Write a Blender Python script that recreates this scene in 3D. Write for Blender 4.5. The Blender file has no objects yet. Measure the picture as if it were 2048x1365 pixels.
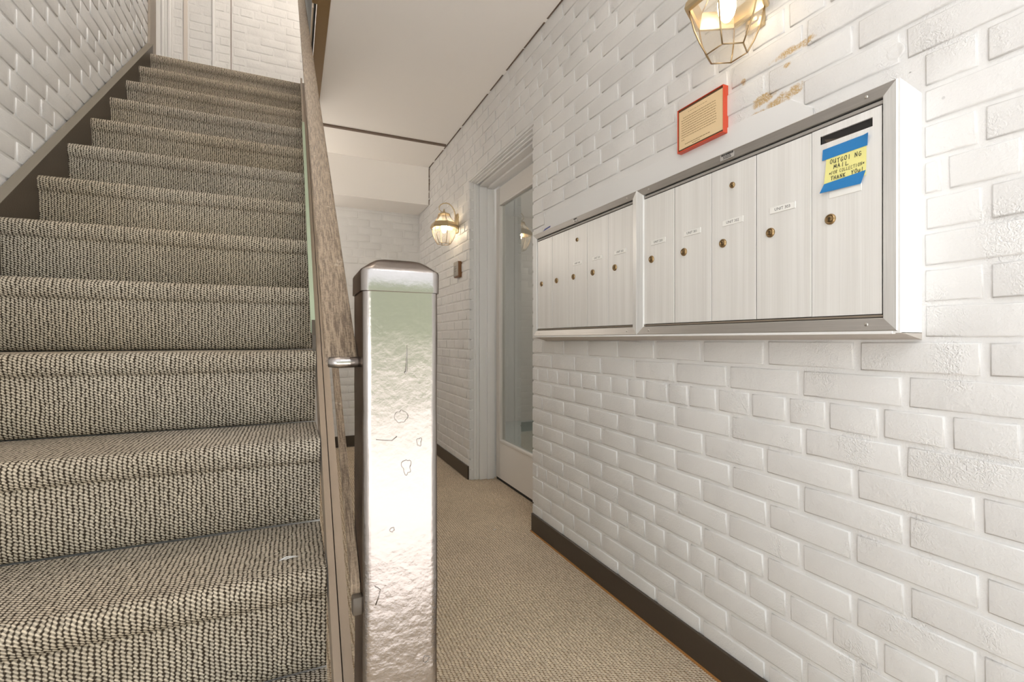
import bpy, bmesh, math, random
from mathutils import Vector, Matrix, noise
random.seed(7)
SC = bpy.context.scene
COL = SC.collection
PI = math.pi

# ------------------------------------------------------------------ camera
CAM_H = 0.962
cam_d = bpy.data.cameras.new('camera')
cam_d.sensor_width = 36.0
cam_d.lens = 968.0 / 2048.0 * 36.0
cam_d.shift_y = -2.5 / 2048.0
cam_d.clip_start = 0.02
cam = bpy.data.objects.new('camera', cam_d)
COL.objects.link(cam)
cam.location = (0, 0, CAM_H)
cam.rotation_euler = (PI / 2, 0, -math.radians(24.395))
SC.camera = cam

# ------------------------------------------------------------------ world, exposure, large lights
SC.view_settings.view_transform = 'Standard'
SC.view_settings.look = 'None'
SC.view_settings.gamma = 1.0
SC.view_settings.use_curve_mapping = False
SC.view_settings.exposure = 0.10
SC.cycles.use_denoising = True
SC.cycles.max_bounces = 10
SC.cycles.diffuse_bounces = 6
SC.cycles.glossy_bounces = 5
SC.cycles.transparent_max_bounces = 16
SC.cycles.sample_clamp_indirect = 8.0
W = bpy.data.worlds.new('world')
SC.world = W
W.use_nodes = True
bg = W.node_tree.nodes['Background']
bg.inputs[0].default_value = (0.92, 0.96, 1.0, 1)      # bright overcast sky seen through the entrance
bg.inputs[1].default_value = 2.05


def lamp(name, kind, loc, energy, color, rot=(0, 0, 0), size=None, size_y=None, radius=None, portal=False):
    d = bpy.data.lights.new(name, kind)
    d.energy = energy
    d.color = color
    if kind == 'AREA':
        d.shape = 'RECTANGLE'
        d.size = size
        d.size_y = size_y or size
        if portal:
            d.cycles.is_portal = True
    elif radius:
        d.shadow_soft_size = radius
    o = bpy.data.objects.new(name, d)
    COL.objects.link(o)
    o.location = loc
    o.rotation_euler = rot
    return o


lamp('entrance_daylight', 'AREA', (0.16, -0.42, 1.2), 1.0, (1, 1, 1), (PI / 2, 0, 0), 1.86, 2.36, portal=True)
lamp('unseen_stairwell_portal', 'AREA', (0.16, -0.42, 3.6), 1.0, (1, 1, 1), (PI / 2, 0, 0), 1.86, 1.9, portal=True)  # portal over an unseen upper opening, added to light the stairwell
sun = lamp('sun', 'SUN', (6, -6, 8), 12.5, (1.0, 0.965, 0.92), (0, 0, 0))          # lights the porch from the side, never enters the hall
sun.rotation_euler = Vector((-1.0, -0.25, -1.1)).to_track_quat('-Z', 'Y').to_euler()
sun.data.angle = 0.01
lamp('hall_fill', 'POINT', (-0.28, 4.0, 1.85), 14, (1.0, 0.91, 0.80), radius=0.20)  # added fill without a fixture, hidden behind the stairs to brighten the hall
lamp('entrance_low_fill', 'POINT', (-0.50, -0.36, 0.85), 10, (0.97, 0.985, 1.0), radius=0.25)  # added low fill beside the camera, lifts ceiling and lower steps
lamp('entrance_high_fill', 'POINT', (0.35, -0.36, 2.15), 9, (0.98, 0.99, 1.0), radius=0.12)  # added high fill beside the camera, brightens the jamb and floor
lamp('stairwell_fill', 'POINT', (0.2, 2.5, 4.7), 58, (1.0, 0.90, 0.78), radius=0.15)  # added fill high in the stairwell, no fixture modelled
lamp('vestibule_fill', 'POINT', (2.1, 3.0, 2.15), 14, (1.0, 0.96, 0.90), radius=0.12)  # added fill so the room behind the glass reads grey

# ------------------------------------------------------------------ node helpers


class NT:
    def __init__(self, name):
        self.m = bpy.data.materials.new(name)
        self.m.use_nodes = True
        self.t = self.m.node_tree
        self.n = self.t.nodes
        self.b = self.n['Principled BSDF']

    def new(self, kind, **kw):
        x = self.n.new(kind)
        for k, v in kw.items():
            setattr(x, k, v)
        return x

    def put(self, sock, v):
        if isinstance(v, bpy.types.NodeSocket):
            self.t.links.new(v, sock)
        elif v is not None:
            if isinstance(v, tuple) and sock.type == 'VECTOR':
                v = v[:3]
            sock.default_value = v

    def M(self, op, a, b=None, c=None, clamp=False):
        x = self.new('ShaderNodeMath', operation=op, use_clamp=clamp)
        self.put(x.inputs[0], a)
        self.put(x.inputs[1], b)
        self.put(x.inputs[2], c)
        return x.outputs[0]

    def mix(self, f, a, b):
        x = self.new('ShaderNodeMix', data_type='RGBA')
        self.put(x.inputs[0], f)
        self.put(x.inputs[6], a)
        self.put(x.inputs[7], b)
        return x.outputs[2]

    def pos(self):
        return self.new('ShaderNodeNewGeometry').outputs['Position']

    def objc(self):
        return self.new('ShaderNodeTexCoord').outputs['Object']

    def sep(self, v):
        x = self.new('ShaderNodeSeparateXYZ')
        self.put(x.inputs[0], v)
        return x.outputs

    def comb(self, a, b, c):
        x = self.new('ShaderNodeCombineXYZ')
        for i, v in enumerate((a, b, c)):
            self.put(x.inputs[i], v)
        return x.outputs[0]

    def noise(self, vec, scale, detail=3.0, rough=0.55, color=False):
        x = self.new('ShaderNodeTexNoise')
        self.put(x.inputs['Vector'], vec)
        x.inputs['Scale'].default_value = scale
        x.inputs['Detail'].default_value = detail
        x.inputs['Roughness'].default_value = rough
        return x.outputs['Color' if color else 'Fac']

    def vor(self, vec, scale, feature='F1', rnd=1.0):
        x = self.new('ShaderNodeTexVoronoi', feature=feature)
        self.put(x.inputs['Vector'], vec)
        x.inputs['Scale'].default_value = scale
        x.inputs['Randomness'].default_value = rnd
        return x.outputs['Distance']

    def ramp(self, f, lo, hi, a=0.0, b=1.0, smooth=True):
        x = self.new('ShaderNodeMapRange', clamp=True)
        if smooth:
            x.interpolation_type = 'SMOOTHSTEP'
        self.put(x.inputs[0], f)
        x.inputs[1].default_value = lo
        x.inputs[2].default_value = hi
        x.inputs[3].default_value = a
        x.inputs[4].default_value = b
        return x.outputs[0]

    def scale(self, vec, s):
        x = self.new('ShaderNodeMapping')
        self.put(x.inputs[0], vec)
        x.inputs['Scale'].default_value = s
        return x.outputs[0]

    def bump(self, h, strength=0.5, dist=0.002, normal=None):
        x = self.new('ShaderNodeBump')
        x.inputs['Strength'].default_value = strength
        x.inputs['Distance'].default_value = dist
        self.put(x.inputs['Height'], h)
        if normal is not None:
            self.put(x.inputs['Normal'], normal)
        return x.outputs[0]

    def set(self, **kw):
        names = dict(col='Base Color', rough='Roughness', metal='Metallic', normal='Normal', spec='Specular IOR Level',
                     emit='Emission Color', estr='Emission Strength', coat='Coat Weight', crough='Coat Roughness',
                     aniso='Anisotropic', tan='Tangent', sheen='Sheen Weight')
        for k, v in kw.items():
            if isinstance(v, tuple) and len(v) == 3 and k in ('col', 'emit'):
                v = v + (1,)
            self.put(self.b.inputs[names[k]], v)
        return self.m


def C4(c):
    return tuple(c) + (1,)


def plain(name, col, rough=0.5, metal=0.0, spec=None, bump=None):
    t = NT(name)
    t.set(col=col, rough=rough, metal=metal)
    if spec is not None:
        t.set(spec=spec)
    if bump:
        t.set(normal=t.bump(t.noise(t.pos(), bump[0], 4), bump[1], bump[2]))
    return t.m


def mat_brick(name, col, stains=False):
    t = NT(name)
    p = t.pos()
    fine = t.noise(p, 210, 4, 0.6)
    med = t.noise(p, 48, 4, 0.6)
    patch = t.ramp(t.noise(p, 9, 2, 0.5), 0.48, 0.72)
    worm = t.vor(t.noise(p, 60, 2, 0.5, True), 9)
    h = t.M('ADD', t.M('MULTIPLY', fine, 0.40), t.M('MULTIPLY', med, 0.9))
    h = t.M('ADD', h, t.M('MULTIPLY', t.M('MULTIPLY', worm, patch), 0.8))
    n = t.bump(h, 0.62, 0.0030)
    var = t.ramp(t.noise(p, 3.2, 3), 0.3, 0.7, 0.95, 1.03)
    g = t.new('ShaderNodeVectorMath', operation='SCALE')
    g.inputs[0].default_value = col
    t.put(g.inputs['Scale'], var)
    base = g.outputs[0]
    if stains:
        s = t.sep(p)
        wob = t.noise(p, 34, 5, 0.65)
        gr = t.noise(p, 260, 3, 0.7)
        tot = None
        # rusty scuffs below the lantern: (y, z, half length, half height, slope)
        for (y, z, ly, lz, sl) in ((0.785, 1.664, 0.050, 0.008, -0.06), (0.868, 1.582, 0.034, 0.010, -0.1), (0.815, 1.560, 0.055, 0.012, -0.25),
                                   (0.895, 1.543, 0.046, 0.010, -0.1), (0.925, 1.652, 0.008, 0.008, 0), (0.80, 1.634, 0.010, 0.006, 0), (0.775, 1.56, 0.012, 0.006, 0)):
            dy = t.M('SUBTRACT', s[1], y)
            dz = t.M('SUBTRACT', t.M('SUBTRACT', s[2], z), t.M('MULTIPLY', dy, sl))
            e = t.M('ADD', t.M('POWER', t.M('ABSOLUTE', t.M('DIVIDE', dy, ly * 1.2)), 2.0), t.M('POWER', t.M('ABSOLUTE', t.M('DIVIDE', dz, lz * 1.3)), 2.0))
            e = t.M('ADD', e, t.M('MULTIPLY', t.M('SUBTRACT', wob, 0.5), 4.0))
            f = t.ramp(e, 0.15, 1.15, 1.0, 0.0)
            tot = f if tot is None else t.M('MAXIMUM', tot, f)
        tot = t.M('MULTIPLY', tot, t.ramp(gr, 0.30, 0.56, 0.15, 0.92))
        base = t.mix(tot, base, (0.50, 0.33, 0.13, 1))
        # dark specks of dirt close to the mailbox edges
        near = t.M('MULTIPLY', t.ramp(s[2], 1.38, 1.46), t.ramp(s[2], 1.60, 1.70, 1.0, 0.0))
        near = t.M('MULTIPLY', near, t.M('MULTIPLY', t.ramp(s[1], 0.42, 0.50), t.ramp(s[1], 1.25, 1.05)))
        sp = t.ramp(t.vor(p, 42), 0.10, 0.14, 1.0, 0.0)
        sp = t.M('MULTIPLY', sp, t.ramp(t.noise(p, 19, 2), 0.57, 0.62))
        base = t.mix(t.M('MULTIPLY', t.M('MULTIPLY', sp, near), 0.8), base, (0.10, 0.09, 0.08, 1))
    return t.set(col=base, rough=0.42, normal=n, spec=0.45)


def mat_carpet(name, light, dark, pu, pv, uv=True, swap=False, tint=None, bumpd=0.004, lo_d=0.45, hi_d=1.0, bead_lo=0.80):
    t = NT(name)
    if uv:
        v = t.new('ShaderNodeTexCoord').outputs['UV']
    else:
        v = t.pos()
    s = t.sep(v)
    wob = t.noise(v, 30, 2, 0.5)
    a, b = (s[1], s[0]) if swap else (s[0], s[1])
    a = t.M('ADD', a, t.M('MULTIPLY', t.M('SUBTRACT', wob, 0.5), pu * 0.9))
    u = t.M('DIVIDE', a, pu)
    cu = t.M('FLOOR', u)
    fu = t.M('SUBTRACT', t.M('SUBTRACT', u, cu), 0.5)
    rc = t.new('ShaderNodeTexWhiteNoise', noise_dimensions='1D')
    t.put(rc.inputs['W'], cu)
    vv = t.M('ADD', t.M('DIVIDE', b, pv), t.M('MULTIPLY', rc.outputs['Value'], 0.45 if uv else 0.3))
    vv = t.M('ADD', vv, t.M('MULTIPLY', cu, 0.5))
    cv = t.M('FLOOR', vv)
    fv = t.M('SUBTRACT', t.M('SUBTRACT', vv, cv), 0.5)
    w = t.new('ShaderNodeTexWhiteNoise', noise_dimensions='2D')
    t.put(w.inputs['Vector'], t.comb(cu, cv, 0.0))
    cell = w.outputs['Value']
    # twisted yarn columns: scalloped light ribs with dark zigzag gaps between them
    ph = t.M('MULTIPLY', vv, 2 * PI)
    zig = t.M('MULTIPLY', t.M('SINE', ph), 0.11)
    jit = t.M('MULTIPLY', t.M('SUBTRACT', cell, 0.5), 0.22)
    d = t.M('MULTIPLY', t.M('ABSOLUTE', t.M('ADD', t.M('ADD', fu, zig), jit)), 2.0)
    bead = t.M('ADD', t.M('MULTIPLY', t.M('COSINE', t.M('ADD', ph, t.M('MULTIPLY', fu, 5.0))), 0.5), 0.5)
    fib = t.noise(v, 700, 2, 0.7)
    h = t.ramp(t.M('ADD', d, t.M('MULTIPLY', t.M('SUBTRACT', fib, 0.5), 0.7)), lo_d, hi_d, 1.0, 0.0)
    h = t.M('MULTIPLY', h, t.ramp(bead, 0.0, 0.55, bead_lo, 1.0))
    hh = t.M('ADD', t.M('MULTIPLY', h, 0.8), t.M('ADD', t.M('MULTIPLY', bead, 0.35), t.M('MULTIPLY', fib, 0.25)))
    bright = t.M('MULTIPLY', t.ramp(cell, 0.0, 1.0, 0.84, 1.12, False), t.ramp(bead, 0.0, 1.0, 0.82, 1.10))
    big = t.ramp(t.noise(v, 2.3, 3), 0.3, 0.7, 0.90, 1.08)
    sc = t.new('ShaderNodeVectorMath', operation='SCALE')
    lc = light + (1,)
    if tint:
        lc = t.mix(t.ramp(t.noise(v, 1.1, 2), 0.35, 0.65), light + (1,), tint + (1,))
    t.put(sc.inputs[0], lc)
    t.put(sc.inputs['Scale'], t.M('MULTIPLY', bright, big))
    col = t.mix(h, dark + (1,), sc.outputs[0])
    return t.set(col=col, rough=0.95, spec=0.08, normal=t.bump(hh, 0.9, bumpd))


def mat_enamel(name, col, metal, rough, strength=0.5, wear=None, big=26.0):
    t = NT(name)
    p = t.pos()
    lo = t.noise(p, big, 4, 0.6)
    hi = t.noise(p, 160, 3, 0.6)
    brush = t.noise(t.scale(p, (160, 160, 7)), 1.0, 3, 0.5)
    h = t.M('ADD', t.M('MULTIPLY', lo, 1.0), t.M('ADD', t.M('MULTIPLY', hi, 0.12), t.M('MULTIPLY', brush, 0.10)))
    base = col + (1,)
    if wear:
        base = t.mix(t.ramp(t.noise(p, 55, 5, 0.7), 0.60, 0.70), base, wear + (1,))
    return t.set(col=base, metal=metal, rough=rough, normal=t.bump(h, strength, 0.004))


def mat_aluminium(name, col, tangent, rough=0.33, streak=(300, 300, 6), metal=1.0):
    t = NT(name)
    p = t.pos()
    st = t.noise(t.scale(p, streak), 1.0, 3, 0.6)
    base = t.mix(t.ramp(st, 0.3, 0.7), tuple(c * 0.90 for c in col) + (1,), col + (1,))
    tn = t.comb(*[float(q) for q in tangent])
    return t.set(col=base, metal=metal, rough=rough, aniso=0.45, tan=tn, normal=t.bump(st, 0.06, 0.001))


def mat_glass(name, tint=(1, 1, 1), refl=1.0, rough=0.0):
    t = NT(name)
    out = t.n['Material Output']
    tr = t.new('ShaderNodeBsdfTransparent')
    tr.inputs[0].default_value = C4(tint)
    gl = t.new('ShaderNodeBsdfGlossy')
    gl.inputs['Roughness'].default_value = rough
    fr = t.new('ShaderNodeFresnel')
    fr.inputs[0].default_value = 1.5
    mx = t.new('ShaderNodeMixShader')
    front = t.M('SUBTRACT', 1.0, t.new('ShaderNodeNewGeometry').outputs['Backfacing'])
    t.put(mx.inputs[0], t.M('MULTIPLY', t.M('MULTIPLY', fr.outputs[0], front), refl, clamp=True))
    t.t.links.new(tr.outputs[0], mx.inputs[1])
    t.t.links.new(gl.outputs[0], mx.inputs[2])
    t.t.links.new(mx.outputs[0], out.inputs[0])
    t.n.remove(t.b)
    return t.m


def mat_lantern_glass(name):
    """bevelled glass, mostly clear; translucency mixed in so the panes glow like bulb glare"""
    m = mat_glass(name, (0.985, 0.97, 0.94), 1.0)
    nt = m.node_tree
    out = [n for n in nt.nodes if n.type == 'OUTPUT_MATERIAL'][0]
    src = out.inputs[0].links[0].from_socket
    tl = nt.nodes.new('ShaderNodeBsdfTranslucent')
    tl.inputs[0].default_value = (0.95, 0.92, 0.86, 1)
    mx = nt.nodes.new('ShaderNodeMixShader')
    mx.inputs[0].default_value = 0.14
    nt.links.new(src, mx.inputs[1])
    nt.links.new(tl.outputs[0], mx.inputs[2])
    nt.links.new(mx.outputs[0], out.inputs[0])
    return m


def mat_emit(name, col, strength):
    t = NT(name)
    return t.set(col=(0.9, 0.85, 0.75), emit=col, estr=strength)


MAT = {}
MAT['brick_r'] = mat_brick('white painted brick', (0.74, 0.732, 0.725), True)
MAT['brick'] = mat_brick('white painted brick plain', (0.74, 0.732, 0.725))
MAT['plaster'] = plain('painted plaster', (0.76, 0.755, 0.75), 0.6, bump=(30, 0.15, 0.002))
MAT['ceiling'] = plain('ceiling paint', (0.93, 0.90, 0.87), 0.75, bump=(16, 0.08, 0.002))
MAT['trimwhite'] = plain('white gloss paint', (0.82, 0.815, 0.81), 0.32, bump=(60, 0.06, 0.002))
MAT['doorwhite'] = plain('off white door paint', (0.74, 0.71, 0.675), 0.35, bump=(40, 0.05, 0.002))
MAT['basebrown'] = plain('brown vinyl base', (0.052, 0.037, 0.025), 0.38, bump=(80, 0.15, 0.002))
MAT['striptrim'] = plain('brown painted strip', (0.16, 0.11, 0.08), 0.5)
MAT['grout_r'] = mat_brick('smooth painted mortar with scuffs', (0.775, 0.767, 0.76), True)
MAT['grout'] = plain('smooth painted mortar', (0.775, 0.767, 0.76), 0.5, bump=(70, 0.25, 0.002))
MAT['stair'] = mat_carpet('ribbed stair carpet', (0.58, 0.495, 0.38), (0.050, 0.036, 0.024), 0.0077, 0.0066, True, tint=(0.57, 0.51, 0.425))
MAT['hall'] = mat_carpet('loop hall carpet', (0.84, 0.72, 0.565), (0.33, 0.23, 0.14), 0.0110, 0.0078, False, swap=False, bumpd=0.003, lo_d=0.4, hi_d=1.05, bead_lo=0.35)
def mat_newel(name):
    t = NT(name)
    p = t.pos()
    z = t.sep(p)[2]
    low = t.ramp(z, 0.55, 0.80, 1.0, 0.25)
    lo = t.noise(p, 24, 3, 0.5)
    mid = t.noise(p, 85, 4, 0.6)
    hi = t.noise(p, 220, 3, 0.6)
    brush = t.noise(t.scale(p, (330, 330, 9)), 1.0, 3, 0.5)
    h = t.M('ADD', t.M('MULTIPLY', lo, 0.55), t.M('MULTIPLY', t.M('MULTIPLY', mid, low), 0.75))
    h = t.M('ADD', h, t.M('ADD', t.M('MULTIPLY', hi, 0.06), t.M('MULTIPLY', brush, 0.16)))
    t.b.inputs['Specular Tint'].default_value = (0.30, 0.25, 0.22, 1)      # dark at grazing angles, as enamel over steel
    return t.set(col=(0.41, 0.38, 0.36), metal=1.0, rough=0.24, normal=t.bump(h, 0.36, 0.004))


MAT['newel'] = mat_newel('worn silver brown enamel')
def mat_rail(name):
    t = NT(name)
    p = t.pos()
    st = t.noise(t.scale(p, (420, 26, 26)), 1.0, 4, 0.65)
    sp = t.noise(p, 300, 3, 0.7)
    k = t.M('ADD', t.M('MULTIPLY', st, .7), t.M('MULTIPLY', sp, .3))
    base = t.mix(t.ramp(k, .40, .60), (0.115, 0.078, 0.050, 1), (0.30, 0.225, 0.155, 1))
    base = t.mix(t.ramp(t.noise(p, 38, 5, .7), .63, .72), base, (0.40, 0.33, 0.25, 1))
    return t.set(col=base, rough=0.40, metal=0.1, normal=t.bump(k, 0.5, 0.003))


MAT['rail'] = mat_rail('brown rail paint')
MAT['oldrail'] = mat_enamel('brown rail enamel', (0.22, 0.160, 0.108), 0.1, 0.42, 0.6, wear=(0.34, 0.27, 0.20), big=90)
MAT['stringer'] = mat_enamel('brown stringer enamel', (0.33, 0.255, 0.19), 0.25, 0.36, 0.25)
MAT['skirt'] = plain('dark brown skirt paint', (0.075, 0.058, 0.043), 0.42, bump=(120, 0.2, 0.002))
MAT['skirttop'] = plain('lit brown skirt edge', (0.19, 0.165, 0.13), 0.5, bump=(120, 0.15, 0.002))  # lighter brown for the light caught by the top flange
MAT['green'] = plain('pale green colour', (0.42, 0.50, 0.36), 0.4, bump=(60, 0.2, 0.002))
MAT['beam'] = plain('bronze brown beam paint', (0.24, 0.145, 0.055), 0.35, 0.3, bump=(50, 0.15, 0.002))
MAT['slate'] = plain('slate grey guard paint', (0.055, 0.062, 0.07), 0.5)
MAT['pale'] = plain('pale steel edge', (0.65, 0.55, 0.42), 0.4)
MAT['al_h'] = mat_aluminium('brushed aluminium rail', (0.55, 0.53, 0.51), (0, 0, 1), 0.42, (300, 6, 300), metal=0.8)
MAT['al_v'] = mat_aluminium('brushed aluminium stile', (0.84, 0.84, 0.83), (0, 1, 0), 0.36, metal=0.35)  # same metal as the rails, lightened for the light the stiles catch
MAT['black'] = plain('dark gap', (0.015, 0.013, 0.012), 0.6)  # black standing in for the shade in gaps and hollow insides
MAT['brass'] = plain('antique brass', (0.60, 0.48, 0.30), 0.30, 1.0)
MAT['brassdark'] = plain('aged brass', (0.42, 0.31, 0.18), 0.32, 1.0)
MAT['lockbrass'] = plain('worn lock brass', (0.36, 0.25, 0.13), 0.33, 1.0)
MAT['lockdark'] = plain('dark keyway', (0.05, 0.035, 0.02), 0.4, 0.6)
MAT['screw'] = plain('screw steel', (0.60, 0.58, 0.55), 0.3, 1.0)
MAT['glass'] = mat_lantern_glass('lantern glass')
MAT['pane'] = mat_glass('door glass', (0.86, 0.88, 0.86), 3.0)
MAT['bulb'] = mat_emit('lit bulb', (1.0, 0.83, 0.60), 45.0)
MAT['bulbcool'] = mat_emit('lit bulb near', (1.0, 0.87, 0.68), 13.0)
MAT['candle'] = plain('candle sleeve', (0.85, 0.80, 0.70), 0.4)
MAT['red'] = plain('red painted plaque edge', (0.62, 0.075, 0.03), 0.35, bump=(90, 0.3, 0.002))
MAT['plaqueedge'] = plain('dark brown plaque border', (0.10, 0.05, 0.022), 0.35)
MAT['parchment'] = plain('aged parchment', (0.78, 0.60, 0.36), 0.5)
MAT['ink'] = plain('brown ink', (0.26, 0.17, 0.08), 0.7)
MAT['blackink'] = plain('black ink', (0.03, 0.03, 0.03), 0.6)
MAT['paper'] = plain('white label paper', (0.86, 0.85, 0.82), 0.3)
MAT['labelplastic'] = plain('label holder plastic', (0.78, 0.77, 0.74), 0.25)
MAT['yellow'] = plain('yellow note paper', (0.83, 0.78, 0.30), 0.7)
MAT['bluetape'] = plain('blue masking tape', (0.02, 0.20, 0.50), 0.55, bump=(120, 0.3, 0.002))
MAT['wood'] = plain('brown wood block', (0.20, 0.085, 0.025), 0.4)
MAT['greyplate'] = plain('grey plate', (0.36, 0.33, 0.29), 0.4, 0.3)
MAT['sticker'] = plain('silver sticker', (0.55, 0.53, 0.51), 0.35, 0.4)
MAT['concrete'] = plain('porch concrete', (0.70, 0.66, 0.645), 0.8)
MAT['hedge'] = plain('hedge leaves', (0.30, 0.36, 0.24), 0.6)
MAT['lint'] = plain('white lint', (0.85, 0.85, 0.85), 0.8)
MAT['vestfloor'] = plain('vestibule floor', (0.36, 0.38, 0.35), 0.5)
MAT['vestwall'] = plain('vestibule wall', (0.60, 0.57, 0.53), 0.6)

# ------------------------------------------------------------------ mesh helpers
BASE = {}


class MB:
    """Collects boxes, prisms and lathes; link() makes ONE mesh object of them."""

    def __init__(self):
        self.v, self.f, self.mi, self.uv = [], [], [], None

    def add(self, verts, faces, mi=0):
        o = len(self.v)
        self.v += [Vector(p) for p in verts]
        for f in faces:
            self.f.append([i + o for i in f])
            self.mi.append(mi)
        return self

    def box(self, a, b, mi=0):
        x0, y0, z0 = (min(a[i], b[i]) for i in range(3))
        x1, y1, z1 = (max(a[i], b[i]) for i in range(3))
        return self.add([(x0, y0, z0), (x1, y0, z0), (x1, y1, z0), (x0, y1, z0), (x0, y0, z1), (x1, y0, z1), (x1, y1, z1), (x0, y1, z1)],
                        [(0, 3, 2, 1), (4, 5, 6, 7), (0, 1, 5, 4), (1, 2, 6, 5), (2, 3, 7, 6), (3, 0, 4, 7)], mi)

    def bbox(self, a, b, r=0.002, seg=2, mi=0):
        bm = bmesh.new()
        m = Matrix.Translation([(a[i] + b[i]) / 2 for i in range(3)]) @ Matrix.Diagonal([abs(b[i] - a[i]) for i in range(3)] + [1])
        bmesh.ops.create_cube(bm, size=1, matrix=m)
        bmesh.ops.bevel(bm, geom=bm.edges[:], offset=r, segments=seg, affect='EDGES', profile=0.5)
        bm.verts.index_update()
        self.add([v.co.copy() for v in bm.verts], [[v.index for v in f.verts] for f in bm.faces], mi)
        bm.free()
        return self

    def loft(self, rings, mi=0, cap=True, closed=True):
        o = len(self.v)
        n = len(rings[0])
        for r in rings:
            self.v += [Vector(p) for p in r]
        for k in range(len(rings) - 1):
            for i in range(n if closed else n - 1):
                j = (i + 1) % n
                self.f.append([o + k * n + i, o + k * n + j, o + (k + 1) * n + j, o + (k + 1) * n + i])
                self.mi.append(mi)
        if cap:
            self.f.append([o + i for i in range(n)][::-1])
            self.f.append([o + (len(rings) - 1) * n + i for i in range(n)])
            self.mi += [mi, mi]
        return self

    def lathe(self, c, axis, prof, n=16, mi=0, cap=True):
        ax = Vector(axis).normalized()
        u = ax.orthogonal().normalized()
        w = ax.cross(u)
        rings = [[Vector(c) + ax * h + (u * math.cos(2 * PI * i / n) + w * math.sin(2 * PI * i / n)) * r for i in range(n)] for (h, r) in prof]
        return self.loft(rings, mi, cap)

    def tube(self, pts, r, n=8, mi=0):
        pts = [Vector(p) for p in pts]
        rr = r if isinstance(r, (list, tuple)) else [r] * len(pts)
        rings = []
        ref = None
        for i, p in enumerate(pts):
            t = (pts[min(i + 1, len(pts) - 1)] - pts[max(i - 1, 0)]).normalized()
            if ref is None or abs(ref.dot(t)) > 0.95:
                ref = t.orthogonal().normalized()
            u = (ref - t * ref.dot(t)).normalized()
            ref = u
            w = t.cross(u)
            rings.append([p + (u * math.cos(2 * PI * k / n) + w * math.sin(2 * PI * k / n)) * rr[i] for k in range(n)])
        return self.loft(rings, mi)

    def link(self, name, mats, parent=None, smooth=False, label=None):
        me = bpy.data.meshes.new(name)
        off = BASE[parent.name] if parent is not None else Vector((0, 0, 0))
        me.from_pydata([tuple(p - off) for p in self.v], [], self.f)
        for m in (mats if isinstance(mats, (list, tuple)) else [mats]):
            me.materials.append(m)
        me.polygons.foreach_set('material_index', self.mi)
        if smooth:
            me.polygons.foreach_set('use_smooth', [True] * len(me.polygons))
        if self.uv:
            l = me.uv_layers.new(name='UVMap')
            for p in me.polygons:
                for li in p.loop_indices:
                    l.data[li].uv = self.uv[me.loops[li].vertex_index]
        bm = bmesh.new()
        bm.from_mesh(me)
        bmesh.ops.recalc_face_normals(bm, faces=bm.faces[:])
        bm.to_mesh(me)
        bm.free()
        if smooth == 'angle':
            me.set_sharp_from_angle(angle=math.radians(38))
        o = bpy.data.objects.new(name, me)
        COL.objects.link(o)
        if parent is not None:
            o.parent = parent
            BASE[o.name] = off
        else:
            BASE[o.name] = Vector((0, 0, 0))
        if label:
            o['label'] = label
        return o


def thing(name, label, cat, loc, group=None):
    o = bpy.data.objects.new(name, None)
    o.empty_display_size = 0.05
    COL.objects.link(o)
    o.location = loc
    BASE[o.name] = Vector(loc)
    o['label'] = label
    o['category'] = cat
    if group:
        o['group'] = group
    return o


def tag(o, label, cat, group=None):
    o['label'] = label
    o['category'] = cat
    if group:
        o['group'] = group
    return o


def structure(o):
    o['kind'] = 'structure'
    return o


# ------------------------------------------------------------------ brickwork
D = 1.10                 # painted brick face of the right wall
YW = 4.565               # back wall face
XL = -0.775              # left wall face
CEIL = 2.483
FLOOR2 = 2.611
COURSE = 0.06856
Z0 = 0.1391
rise, run = 0.1865, 0.2253


def nose_y(k):
    return 2.028 + run * (k - 8)


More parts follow.
